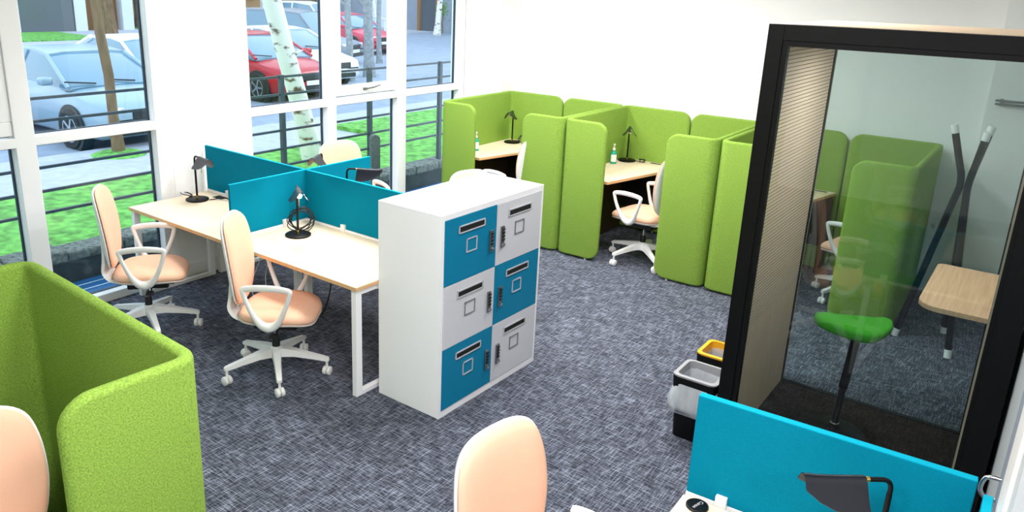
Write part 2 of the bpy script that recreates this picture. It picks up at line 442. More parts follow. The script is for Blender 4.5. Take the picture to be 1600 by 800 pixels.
# unseen ceiling lamps, added and placed to balance the room light
cl = None
for i, (x, y) in enumerate(LAMPS):
    if cl is None:
        cl = thing('added_ceiling_light', 'unseen square ceiling panel added to light the room', 'ceiling light', (x, y, CEIL), 0, 'added ceiling panels out of view')
        MB().box(-.31, .31, -.31, .31, -.03, -.001, .004).obj('frame', M['white_metal'], cl)
        MB().box(-.28, .28, -.28, .28, -.034, -.031).obj('diffuser', mat('light_diffuser', 'ffffff', .5, emit='fffaf2', estr=2.5), cl)
    else:
        c = copy_tree(cl); c.location = (x, y, CEIL)
    ld = bpy.data.lights.new('lamp_light', 'AREA'); ld.shape = 'SQUARE'; ld.size = .56; ld.energy = LAMP_POWER; ld.color = (1, .975, .985)
    lo = bpy.data.objects.new('lamp_light', ld); COL.objects.link(lo); lo.location = (x, y, CEIL - .05)

# ------------------------------------------------------------------ green booths
def rounded_path(pts, r, n=6):
    out = [Vector(pts[0])]
    for i in range(1, len(pts) - 1):
        a, b, c = Vector(pts[i - 1]), Vector(pts[i]), Vector(pts[i + 1])
        d1 = (a - b).normalized(); d2 = (c - b).normalized(); p = b + d1 * r; q = b + d2 * r
        for k in range(n + 1):
            t_ = k / n; out.append((1 - t_) ** 2 * p + 2 * t_ * (1 - t_) * b + t_ * t_ * q)
    out.append(Vector(pts[-1])); return out
def screen_shell(pts, th, z0, z1, rend, name, parent, material):
    path = rounded_path([(p[0], p[1], 0) for p in pts], .07)
    fine = []
    for i in range(len(path) - 1):
        L = (path[i + 1] - path[i]).length; k = max(1, int(L / .25))
        for j in range(k): fine.append(path[i].lerp(path[i + 1], j / k))
    fine.append(path[-1])
    # extra stations near both free ends
    def insert_end(f):
        d = (f[1] - f[0]).normalized()
        st = [rend * (1 - math.cos(a)) for a in [math.pi / 2 * k / 7 for k in range(8)]]
        new = [f[0] + d * s for s in st]
        rest = [p for p in f[1:] if (p - f[0]).length > rend * 1.05]
        return new + rest
    fine = insert_end(fine); fine = list(reversed(insert_end(list(reversed(fine)))))
    s = [0]
    for i in range(1, len(fine)): s.append(s[-1] + (fine[i] - fine[i - 1]).length)
    L = s[-1]; rings = []
    for i, p in enumerate(fine):
        t_ = (fine[min(i + 1, len(fine) - 1)] - fine[max(i - 1, 0)]).normalized(); nrm = Vector((-t_.y, t_.x, 0))
        e = min(s[i], L - s[i]); dz = 0
        if e < rend: dz = rend - math.sqrt(max(0, rend ** 2 - (rend - e) ** 2))
        zt, zb = z1 - dz, z0 + dz
        er = .02; h = th / 2
        if e < er: h = th / 2 - er + math.sqrt(max(0, er ** 2 - (er - e) ** 2))
        h = max(h, .006); q = min(er, h)
        ring = []
        for zc, sg in ((zt, 1), (zb, -1)):
            for k in range(7):
                a = math.pi * k / 6
                cx = math.cos(a) * q + (h - q) * (1 if a < math.pi / 2 - .01 else (-1 if a > math.pi / 2 + .01 else 0))
                off = cx * sg
                ring.append(p + nrm * off + Vector((0, 0, zc - sg * q + sg * math.sin(a) * q)))
        rings.append(ring)
    return MB().ring_loft(rings).obj(name, material, parent, True, 60)

def make_booth(name, label, loc, rz, group=None, desk=True):
    t = thing(name, label, 'booth', loc, rz, group)
    W, D = 1.5, 1.32; g = .005; h = .025; Z0, Z1, wing = .015, 1.34, .43
    for sg in (-1, 1):
        x1 = sg * (W / 2 - h - g)
        pts = [(x1 - sg * wing, h), (x1, h), (x1, D - h), (sg * (g + .0), D - h)]
        screen_shell(pts, 2 * h, Z0, Z1, .11, 'screen_panel', t, M['green'])
        for px, py in ((x1 - sg * .3, h), (x1, .6), (sg * .3, D - h)): MB().lathe([(.012, 0), (.012, .018)], (px, py, 0), 10).obj('foot', M['grey_plastic'], t)
    if desk:
        xl = -W / 2 + .055; yb = D - .055
        tp = MB().prism([(xl, .12), (xl + .40, .12), (-.03, yb), (xl, yb)], .755, .777)
        d = tp.obj('worktop', M['maple'], t)
        MB().prism([(xl + .001, .119), (xl + .402, .119), (-.027, yb - .001), (xl + .001, yb - .001)], .750, .772).obj('edge_band', M['maple_edge'], d)
        MB().box(-.36, -.10, yb - .065, yb - .035, .777, .780).obj('cable_slot', M['black_matt'], d)
        MB().box(xl, xl + .02, .14, yb, .02, .75).obj('side_support', M['dark_brown'], d)
        lg = MB(); lg.box(-.09, -.03, yb - .10, yb - .06, 0, .75); lg.obj('desk_leg', M['dark_brown'], d)
        MB().box(xl, -.06, yb - .03, yb - .01, .25, .75).obj('modesty_panel', M['black_matt'], d)
    return t
BY = 6.42
booths = [
    make_booth('green_booth', 'green felt booth nearest the windows, at the left of the row', (-4.445, BY, 0), 0, 'green felt booths along the back wall'),
    make_booth('green_booth', 'middle green felt booth with the chair pulled out, along the back wall', (-2.945, BY, 0), 0, 'green felt booths along the back wall'),
    make_booth('green_booth', 'right-hand green felt booth seen through the black pod', (-1.445, BY, 0), 0, 'green felt booths along the back wall'),
]
a0 = R(86.6)
# near booth: its far outer corner sits at (-2.035, 1.34)
cx, cy = -2.035, 1.34
make_booth('green_booth', 'large green felt booth in the lower left foreground', (cx - .75 * math.cos(a0), cy - .75 * math.sin(a0), 0), 86.6)
ox, oy = cx - 2.665 * math.sin(a0) , cy + 2.665 * math.cos(a0)
make_booth('green_booth', 'green felt booth of which a sliver shows at the left edge', (ox - .75 * math.cos(a0) - .04, oy - .75 * math.sin(a0) - .08, 0), 266.6, desk=False)

# ------------------------------------------------------------------ task chair
def outline_sym(ctrl, sub=4):
    pts = [(x, y, 0) for x, y in ctrl] + [(-x, y, 0) for x, y in reversed(ctrl[1:-1])]
    return [(p.x, p.y) for p in smooth_curve(pts, True, sub)]
def make_chair(label, loc, rz, group):
    t = thing('office_chair', label, 'chair', loc, rz, group)
    so = outline_sym([(0, .27), (.14, .262), (.215, .20), (.245, .08), (.24, -.06), (.20, -.17), (.11, -.22), (0, -.23)])
    # u = sideways (y), v = forward (x)
    f = lambda u, v, w_: Vector((v + .02, u, .455 + w_ - max(0, v - .12) ** 2 * .9 + abs(u) ** 2 * .25))
    MB().pad(so, f, .055, .035).obj('seat', M['peach'], t, True, 80)
    f2 = lambda u, v, w_: Vector((v + .02, u, .432 + w_ - max(0, v - .12) ** 2 * .9 + abs(u) ** 2 * .25))
    MB().pad([(u * .985, v * .985) for u, v in so], f2, .004, .022).obj('seat_shell', M['white_plastic'], t, True, 80)
    bo = outline_sym([(0, 1.085), (.11, 1.078), (.178, 1.04), (.208, .96), (.218, .85), (.212, .75), (.19, .65), (.15, .565), (.08, .515), (0, .505)])
    def bx(z): return -.205 - .06 * max(0, z - .62) - .11 * max(0, z - .62) ** 2 * 1.2 + .05 * max(0, .62 - z)
    fb = lambda u, z, w_: Vector((bx(z) + w_ + .55 * u * u, u, z))
    MB().pad(bo, fb, .028, .004).obj('backrest', M['peach'], t, True, 80)
    fs = lambda u, z, w_: Vector((bx(z) - .014 + w_ + .55 * u * u, u, z))
    MB().pad([(u * 1.03, .80 + (z - .80) * 1.015) for u, z in bo], fs, .012, .022).obj('back_shell', M['white_plastic'], t, True, 80)
    sp = MB(); rings = []
    path = smooth_curve([(-.02, 0, .405), (-.12, 0, .40), (-.215, 0, .425), (-.262, 0, .49), (-.258, 0, .57), (-.256, 0, .68), (-.262, 0, .78)], sub=4)
    for i, p in enumerate(path):
        k = i / (len(path) - 1); wd = .045 + .075 * math.sin(math.pi * min(1, k * 1.1)) ; th = .014
        tt = (path[min(i + 1, len(path) - 1)] - path[max(i - 1, 0)]).normalized(); nn = Vector((-tt.z, 0, tt.x))
        rings.append([p + Vector((0, wd, 0)) + nn * th * .3, p + Vector((0, wd * .5, 0)) + nn * th, p + Vector((0, -wd * .5, 0)) + nn * th, p + Vector((0, -wd, 0)) + nn * th * .3, p + Vector((0, -wd * .9, 0)) - nn * th, p + Vector((0, wd * .9, 0)) - nn * th])
    sp.ring_loft(rings); sp.obj('back_support', M['white_plastic'], t, True, 50)
    for sg in (-1, 1):
        y = .285 * sg
        lp = [(-.10, y, .700), (-.02, y + .004 * sg, .712), (.08, y + .004 * sg, .712), (.165, y, .700), (.18, y, .685), (.155, y - .006 * sg, .60), (.115, y - .02 * sg, .51), (.075, y - .035 * sg, .455), (.03, y - .04 * sg, .437), (-.015, y - .035 * sg, .455), (-.05, y - .02 * sg, .51), (-.085, y - .006 * sg, .60), (-.108, y, .682)]
        rr = [(.017, .010), (.018, .010), (.018, .010), (.016, .010), (.013, .012), (.012, .014), (.014, .017), (.022, .024), (.028, .030), (.022, .024), (.014, .017), (.012, .014), (.013, .012)]
        pp = smooth_curve(lp, True, 3); r2 = []
        for i in range(len(lp)):
            for s_ in range(3):
                a, b = rr[i], rr[(i + 1) % len(lp)]; k = s_ / 3
                r2.append((a[0] * (1 - k) + b[0] * k, a[1] * (1 - k) + b[1] * k))
        r2 = [(a * 1.2, b * 1.15) for a, b in r2]
        MB().tube(pp, r2, 10, True, flat=(0, 1, 0)).obj('armrest', M['white_plastic'], t, True, 70)
    ar = MB(); ar.tube([(.03, -.25, .425), (.03, .25, .425)], .013, 8); ar.obj('arm_bracket', M['white_plastic'], t, True)
    me = MB(); me.box(-.12, .16, -.085, .085, .345, .405, .012); me.box(.10, .20, -.05, .05, .36, .40, .01); me.tube([(.05, -.06, .375), (.06, -.22, .372)], .006, 6); me.box(.03, .08, -.25, -.20, .362, .378, .004)
    me.obj('mechanism', M['mechanism'], t)
    MB().lathe([(.0145, .24), (.0145, .35)], n=16).obj('gas_column', M['chrome'], t, True)
    MB().lathe([(.026, .15), (.026, .255), (.022, .262)], n=16).obj('column_sleeve', M['mechanism'], t, True)
    b = MB(); b.lathe([(.036, .115), (.045, .125), (.045, .185), (.034, .198)], n=20)
    for k in range(5):
        T = Matrix.Rotation(2 * math.pi * k / 5, 4, 'Z')
        rg = []
        for x, hw, zt, zb in ((.03, .032, .192, .130), (.12, .026, .178, .132), (.24, .021, .150, .118), (.335, .018, .128, .103), (.348, .014, .120, .103)):
            rg.append([T @ Vector(q) for q in ((x, hw, zb), (x, hw * .85, zt), (x, -hw * .85, zt), (x, -hw, zb))])
        b.ring_loft(rg); b.tube([T @ Vector((.333, 0, .106)), T @ Vector((.333, 0, .055))], .009, 8)
    b.obj('star_base', M['white_plastic'], t, True, 30)
    for k in range(5):
        T = Matrix.Rotation(2 * math.pi * k / 5, 4, 'Z') @ Matrix.Translation((.335, 0, .031)) @ Matrix.Rotation(R(random.choice((20, 75, 110))), 4, 'Z') @ Matrix.Rotation(R(90), 4, 'X')
        c = MB()
        for z0 in (-.026, .004): c.lathe([(.010, z0), (.027, z0), (.030, z0 + .003), (.030, z0 + .019), (.027, z0 + .022), (.010, z0 + .022)], n=18, T=T)
        c.lathe([(.010, -.028), (.010, .028)], n=10, T=T)
        c.obj('caster', M['white_plastic'], t, True, 50)
    return t
G = 'peach office chairs with white arms'
chair = make_chair('peach office chair at the long desk, closest to the white locker cabinet', (-3.797, 3.033, 0), 35, G)
dup(chair, (-5.03, 2.88, 0), 50, 'peach office chair beside the tall left window and desk end', group=G)
dup(chair, (-2.93, 6.77, 0), 172, 'peach office chair in the middle green booth, its white back shell showing', group=G)
dup(chair, (-4.33, 6.62, 0), 172, 'peach office chair in the left green booth, mostly hidden by lockers', group=G)
dup(chair, (-1.09, 7.08, 0), 165, 'peach office chair in the right-hand booth, seen through the pod glass', group=G)
dup(chair, (-5.02, 4.95, 0), -18, 'peach office chair beyond the teal screens in front of the middle window', group=G)
dup(chair, (-3.42, 4.84, 0), -18, 'peach office chair behind the white locker cabinet, only its top showing', group=G)
dup(chair, (-1.035, 1.89, 0), -8, 'peach office chair in the foreground, bottom centre, beside the nearest teal screen', group=G)
dup(chair, (-2.45, .78, 0), -15, 'orange-peach office chair inside the foreground green booth, bottom left', group=G)

# ------------------------------------------------------------------ desks and teal screens
def make_desk(name, label, loc, rz, w, d, outer, group=None, port=None, ztop=.745, midposts=True):
    """tabletop spans x 0..w, y 0..d; outer = side ('left'/'right') carrying the looped leg frame"""
    t = thing(name, label, 'desk', loc, rz, group)
    tp = MB().box(0, w, 0, d, ztop - .022, ztop - .004).obj('tabletop', M['maple'], t)
    e = MB().box(-.001, w + .001, -.001, d + .001, ztop - .026, ztop - .003, .001)
    e.obj('edge_band', M['maple_edge'], tp)
    MB().box(.001, w - .001, .001, d - .001, ztop - .004, ztop).obj('surface', M['maple'], tp)
    xo = .015 if outer == 'left' else w - .055
    for y0, y1, z0, z1, nm in ((.01, .06, 0, ztop - .03, 'leg'), (d - .06, d - .01, 0, ztop - .03, 'leg')):
        MB().box(xo, xo + .04, y0, y1, z0, z1, .002).obj(nm, M['white_metal'], t)
    MB().box(xo, xo + .04, .06, d - .06, 0, .03, .002).obj('floor_rail', M['white_metal'], t)
    MB().box(xo, xo + .04, .06, d - .06, ztop - .062, ztop - .03, .002).obj('top_rail', M['white_metal'], t)
    xi = w - .07 if outer == 'left' else .03
    if midposts: MB().box(xi, xi + .045, d - .07, d - .02, 0, ztop - .03, .002).obj('leg', M['white_metal'], t)
    MB().box(.06, w - .06, d - .14, d - .10, ztop - .065, ztop - .03).obj('beam', M['white_metal'], t)
    if port:
        MB().box(port[0] - .06, port[0] + .06, port[1] - .035, port[1] + .035, ztop, ztop + .002).obj('cable_port', M['mechanism'], t)
    return t
RZ = -1.1
def rot2(x, y, a): c, s = math.cos(R(a)), math.sin(R(a)); return x * c - y * s, x * s + y * c
PC = Vector((-4.43, 3.885))           # centre of the desk cluster (where the screens cross)
def cl_pt(x, y): a = rot2(x, y, RZ); return (PC.x + a[0], PC.y + a[1])
DG = 'desks of the four-seat cluster'
for nm, x0, y0, flip, lab, outer, port in (
        ('fl', -1.26, -.735, 0, 'maple-top desk at the windows with a black lamp, front left of the teal cross', 'left', (1.16 - .9, .66)),
        ('fr', .01, -.735, 0, 'maple-top desk with the lit lamp, ending at the white lockers', 'right', None),
        ('bl', -1.26, .015, 0, 'maple-top desk behind the teal screens, on the window side', 'left', None),
        ('br', .01, .015, 0, 'maple-top desk behind the teal screens, on the locker side', 'right', None)):
    x, y = cl_pt(x0, y0); make_desk('desk', lab, (x, y, 0), RZ, 1.25 if x0 < 0 else 1.29, .72, outer, DG, port)

def make_screen(label, a, b, z0=.765, z1=1.14, th=.022, group=None, brackets=(), side=-1, mt=None):
    a, b = Vector((a[0], a[1], 0)), Vector((b[0], b[1], 0)); L = (b - a).length; rz = math.degrees(math.atan2(b.y - a.y, b.x - a.x))
    t = thing('desk_screen', label, 'desk divider', (a.x, a.y, z0), rz, group)
    H = z1 - z0
    MB().box(0, L, -th / 2, th / 2, 0, H, .004).obj('panel', M['teal'], t)
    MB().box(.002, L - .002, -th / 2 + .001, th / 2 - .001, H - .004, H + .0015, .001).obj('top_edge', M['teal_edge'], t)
    MB().box(0, L, -th / 2 - .004, th / 2 + .004, -.020, -.001).obj('base_rail', M['white_metal'], t)
    for x in brackets:
        for sd in (-1, 1):
            MB().box(x - .02, x + .02, min(0, sd * (th / 2 + .018)), max(0, sd * (th / 2 + .018)), -.02, .035, .002).obj('bracket', M['white_plastic'], t)
    return t
SG = 'teal desk screens of the four-seat cluster'
make_screen('teal desk screen at the left, end against the window-side pier', cl_pt(-1.27, 0), cl_pt(-.012, 0), group=SG, brackets=(.3,))
make_screen('teal desk screen running from the centre cross to the white lockers', cl_pt(.012, 0), cl_pt(1.28, 0), group=SG, brackets=(.41,))
make_screen('teal desk screen nearest the camera in the cross, beside the lit lamp', cl_pt(0, -.68), cl_pt(0, -.0), group=SG, brackets=(.46,), side=1)
make_screen('teal desk screen pointing away to the middle window from the centre cross', cl_pt(0, .012), cl_pt(0, .68), group=SG)

# near desk, bottom right
nd = make_desk('desk', 'maple desk corner with a lens cap at the bottom edge, right', (-.79, 1.72, 0), 1.5, .86, .745, 'left', None, None, midposts=False)
make_screen('large bright teal screen in the lower right foreground', (-.81, 2.505), (.038, 2.545), .745, 1.14, .03, brackets=(.13, .70))
make_screen('narrow teal screen end in the bottom right corner, in front of the door', (.07, 1.95), (.07, 2.49), .745, 1.13, .026)

# ------------------------------------------------------------------ lockers
t = thing('locker_cabinet', 'white cabinet with six blue and grey locker doors standing at the desk end', 'lockers', (-3.096, 3.267, 0), -1.1)
CW, CD, CH = .495, 1.033, 1.274
c = MB(); c.box(0, CW - .012, 0, CD, 0, CH, .003)
body = c.obj('body', M['white_metal'], t)
fr = MB(); th = .024
fr.box(CW - .012, CW, 0, th, 0, CH); fr.box(CW - .012, CW, CD - th, CD, 0, CH); fr.box(CW - .012, CW, th, CD - th, 0, .045); fr.box(CW - .012, CW, th, CD - th, CH - .033, CH)
fr.obj('front_frame', M['white_metal'], t)
MB().box(CW - .013, CW - .0105, th, CD - th, .045, CH - .033).obj('door_gap', M['mechanism'], t)
dw = (CD - 2 * th) / 2; dh = (CH - .045 - .033) / 3
for row in range(3):
    for colm in range(2):
        y0 = th + colm * dw; z0 = .045 + (2 - row) * dh
        blue = (row + colm) % 2 == 0
        mt = M['door_blue'] if blue else M['door_grey']
        d = MB().box(CW - .010, CW + .004, y0 + .0018, y0 + dw - .0018, z0 + .0018, z0 + dh - .0018, .001).obj('door', mt, t)
        d['label'] = 'blue locker door' if blue else 'pale grey locker door'
        xf = CW + .004; yc = y0 + dw * .5; zs = z0 + dh * .80
        s = MB(); a, b_, hh, q = yc - .125, yc + .125, .024, .008
        s.box(xf, xf + .006, a, b_, zs - hh, zs - hh + q, .001); s.box(xf, xf + .006, a, b_, zs + hh - q, zs + hh, .001); s.box(xf, xf + .006, a, a + q, zs - hh, zs + hh, .001); s.box(xf, xf + .006, b_ - q, b_, zs - hh, zs + hh, .001)
        sl = s.obj('mail_slot', M['silver_trim'], d)
        MB().box(xf - .0005, xf + .0025, a + q, b_ - q, zs - hh + q, zs + hh - q).obj('slot_opening', M['black_matt'], sl)
        s = MB(); a, b_, z1, q, hh = yc - .05, yc + .05, z0 + dh * .52, .006, .043
        s.box(xf, xf + .005, a, b_, z1 - hh, z1 - hh + q); s.box(xf, xf + .005, a, b_, z1 + hh - q, z1 + hh); s.box(xf, xf + .005, a, a + q, z1 - hh, z1 + hh); s.box(xf, xf + .005, b_ - q, b_, z1 - hh, z1 + hh)
        s.obj('label_frame', M['silver_trim'] if blue else M['grey_bin'], d)
        yl = y0 + dw - .058 if colm == 0 else y0 + .058; zl = z0 + dh * .47
        k = MB().box(xf, xf + .012, yl - .017, yl + .017, zl - .075, zl + .065, .004).obj('combination_lock', M['steel'], d)
        w_ = MB()
        for j in range(4): w_.lathe([(.009, -.011), (.009, .011)], n=10, T=Matrix.Translation((xf + .0105, yl, zl + .045 - j * .022)) @ Matrix.Rotation(R(90), 4, 'X'))
        w_.obj('dial', M['mechanism'], k, True)
        kb = MB(); kb.box(xf + .012, xf + .024, yl - .012, yl + .012, zl - .062, zl - .045, .003); kb.obj('lock_knob', M['chrome'], k)

# ------------------------------------------------------------------ black-framed pod
PX0, PX1, PY0, PY1, PH = -1.193, .078, 3.99, 5.20, 2.372
t = thing('phone_pod', 'black-framed glass phone pod with grooved wood side panel', 'pod', ((PX0 + PX1) / 2, PY0, 0))
pc = Vector(t.location)
def pod(mb, name, mt, par=None, sm=False):
    bmesh.ops.translate(mb.b, verts=mb.b.verts[:], vec=-pc)
    return mb.obj(name, mt, par or t, sm)
fw = .10
f = MB(); f.box(PX0, PX0 + .075, PY0, PY0 + .10, .0, PH, .002); f.box(PX1 - .105, PX1, PY0, PY0 + .10, 0, PH, .002); f.box(PX0 + .075, PX1 - .105, PY0, PY0 + .10, PH - .075, PH, .002); f.box(PX0 + .075, PX1 - .105, PY0, PY0 + .10, 0, .06, .002)
pod(f, 'front_frame', M['black'])
f = MB(); a, b_, z1 = PX0 + .075, PX1 - .105, PH - .075
f.box(a, a + .026, PY0 + .008, PY0 + .045, .075, z1 - .026); f.box(b_ - .018, b_, PY0 + .008, PY0 + .045, .075, z1 - .026); f.box(a, b_, PY0 + .008, PY0 + .045, z1 - .026, z1); f.box(a, b_, PY0 + .008, PY0 + .045, .06, .075)
drf = pod(f, 'door_frame', M['black'])
pod(MB().box(a + .02, b_ - .012, PY0 + .022, PY0 + .030, .07, z1 - .02), 'door_glass', M['pod_glass'], drf) 
xi0, xi1 = -1.126, -.055
pl = pod(MB().box(PX0 + .02, xi0, PY0 + .10, PY1, .0, .72), 'side_panel', M['pod_plain'])
pod(MB().box(PX0 + .02, xi0, PY0 + .10, PY1, .72, PH - .1), 'grooved_panel', M['pod_panel'], pl)
pod(MB().box(PX0, PX0 + .02, PY0 + .10, PY1, 0, PH - .02), 'outer_panel', M['black'], pl)
pr = pod(MB().box(xi1, PX1 - .02, PY0 + .10, PY1, 0, PH - .1), 'side_panel', M['pod_plain'])
pod(MB().box(PX1 - .02, PX1, PY0 + .10, PY1, 0, PH - .02), 'outer_panel', M['black'], pr)
pod(MB().box(PX0 + .02, PX1 - .02, PY0 + .10, PY1, PH - .1, PH - .02), 'pod_ceiling', M['pod_plain'])
pod(MB().box(PX0 + .0, PX1 - .0, PY0 + .10, PY1, PH - .02, PH - .001, .002), 'roof_panel', mat('pod_roof_board', 'f0d9bd', .5))
pod(MB().box(xi0, xi1, PY0 + .10, PY1 - .08, 0, .012), 'pod_floor', M['pod_carpet'])
f = MB(); yb = PY1 - .075
f.box(xi0, xi0 + .006, yb, yb + .03, 0.012, PH - .1); f.box(xi1 - .022, xi1 - .014, yb, yb + .03, .012, PH - .1); f.box(xi0, xi1, yb, yb + .03, .0, .018)
rf = pod(f, 'rear_frame', M['black_matt'])
pod(MB().box(xi0 + .006, xi1 - .014, yb + .01, yb + .018, .018, PH - .1), 'rear_glass', M['pod_glass'], rf)
pl_l = pod(MB().box(-.75, -.40, 4.45, 4.75, PH - .115, PH - .101, .003), 'ceiling_lamp', mat('pod_lamp_diffuser', 'ffffff', .5, emit='fff6ea', estr=3))
ld = bpy.data.lights.new('pod_light', 'AREA'); ld.shape = 'RECTANGLE'; ld.size = .34; ld.size_y = .28; ld.energy = 11; ld.color = (1, .97, .93)
lo = bpy.data.objects.new('pod_light', ld); COL.objects.link(lo); lo.location = (-.575, 4.6, PH - .13)
# wooden shelf in the pod
def rrect(x0, x1, y0, y1, rs, n=6):
    out = []
    for (cx_, cy_, a0_, r_) in ((x1 - rs[1], y1 - rs[1], 0, rs[1]), (x0 + rs[2], y1 - rs[2], 90, rs[2]), (x0 + rs[3], y0 + rs[3], 180, rs[3]), (x1 - rs[0], y0 + rs[0], 270, rs[0])):
        if r_ < 1e-4: out.append((cx_, cy_)); continue
        for k in range(n + 1): an = R(a0_ + 90 * k / n); out.append((cx_ + r_ * math.cos(an), cy_ + r_ * math.sin(an)))
    return out
sh = MB().prism(rrect(-.368, xi1 - .002, 4.30, 5.105, (0, 0, .03, .10)), 1.02, 1.045, .003)
pod(sh, 'shelf', M['oak'])
for q in (): pass

# saddle stool in the pod
t = thing('saddle_stool', 'green saddle stool on a black pole inside the pod', 'stool', (-.685, 4.66, .012), 12)
so = outline_sym([(0, .20), (.05, .18), (.085, .10), (.12, .0), (.135, -.08), (.11, -.15), (.05, -.185), (0, -.19)])
fs = lambda u, v, w_: Vector((-v * 1.05, u * 1.05, .685 + w_ + v * v * .5 + .04 * (1 if v < -.1 else 0) * ((-v - .1) / .1)))
MB().pad(so, fs, .04, .05).obj('seat', M['green_seat'], t, True, 80)
MB().tube([(.03, 0, .65), (.02, 0, .45), (.01, 0, .30)], .026, 14).obj('upper_column', M['black'], t, True)
MB().tube([(.01, 0, .30), (0, 0, .03)], .019, 14).obj('lower_column', M['mechanism'], t, True)
MB().lathe([(.024, .05), (.026, .055), (.026, .062), (.022, .066)], n=20).obj('column_ring', M['chrome'], t, True)
MB().lathe([(.17, 0), (.175, .006), (.16, .016), (.05, .026), (.03, .045)], n=36).obj('base', M['black'], t, True)

# coat rack behind the pod
t = thing('coat_rack', 'black coat rack of three crossing bent poles with white tips', 'coat rack', (-.43, 6.55, 0))
feet = [(-.273, 6.323), (-.659, 6.515), (-.358, 6.822)]
tops = [(-.56, 6.53, 1.665), (-.332, 6.57, 1.675), (-.345, 6.47, 1.645)]
mid = [(-.43, 6.50, 1.20), (-.425, 6.55, 1.20), (-.41, 6.56, 1.20)]
pairs = [(feet[1], (-.438, 6.53, 1.27), tops[0]), (feet[0], (-.398, 6.505, 1.24), tops[2]), (feet[2], (-.400, 6.565, 1.27), tops[1])]
for fo, mi, to in pairs:
    A = Vector((fo[0], fo[1], 0)) - Vector((-.43, 6.55, 0)); Bm = Vector(mi) - Vector((-.43, 6.55, 0)); Cc = Vector(to) - Vector((-.43, 6.55, 0))
    d0 = (Bm - A).normalized(); d1 = (Cc - Bm).normalized()
    pts = [A + d0 * .06] + [A.lerp(Bm, .5)] + [Bm - d0 * .10, Bm - d0 * .04 + d1 * .0, Bm + d1 * .05, Bm + d1 * .12, Cc - d1 * .06]
    o = MB().tube(smooth_curve(pts, sub=3), .024, 12).obj('pole', M['black'], t, True)
    MB().tube([A + d0 * .0, A + d0 * .062], .0255, 12).obj('foot_tip', M['white_plastic'], o, True)
    MB().tube([Cc - d1 * .062, Cc], .0255, 12).obj('top_tip', M['white_plastic'], o, True)

# wall rail and socket seen through the pod
t = thing('coat_rail', 'slim double steel rail on the far right wall above the coat rack', 'rail', (-.40, 7.56, 1.765))
r_ = MB(); r_.tube([(0, -.05, 0), (.45, -.05, .0)], .009, 10); r_.tube([(0, -.05, -.028), (.45, -.05, -.028)], .009, 10); r_.obj('bar', M['steel'], t, True)
r_ = MB()
for x in (.03, .40): r_.box(x, x + .02, -.058, 0, -.04, .012, .002)
r_.obj('wall_bracket', M['steel'], t)
t = thing('wall_socket', 'white double wall socket low on the back wall beside the right-hand booth', 'socket', (-.635, YB, .60))
MB().box(-.07, .07, -.012, 0, -.042, .042, .003).obj('plate', M['white_plastic'], t)
MB().box(-.045, -.015, -.014, -.011, -.02, .02).obj('outlet', M['grey_plastic'], t); MB().box(.015, .045, -.014, -.011, -.02, .02).obj('outlet', M['grey_plastic'], t)

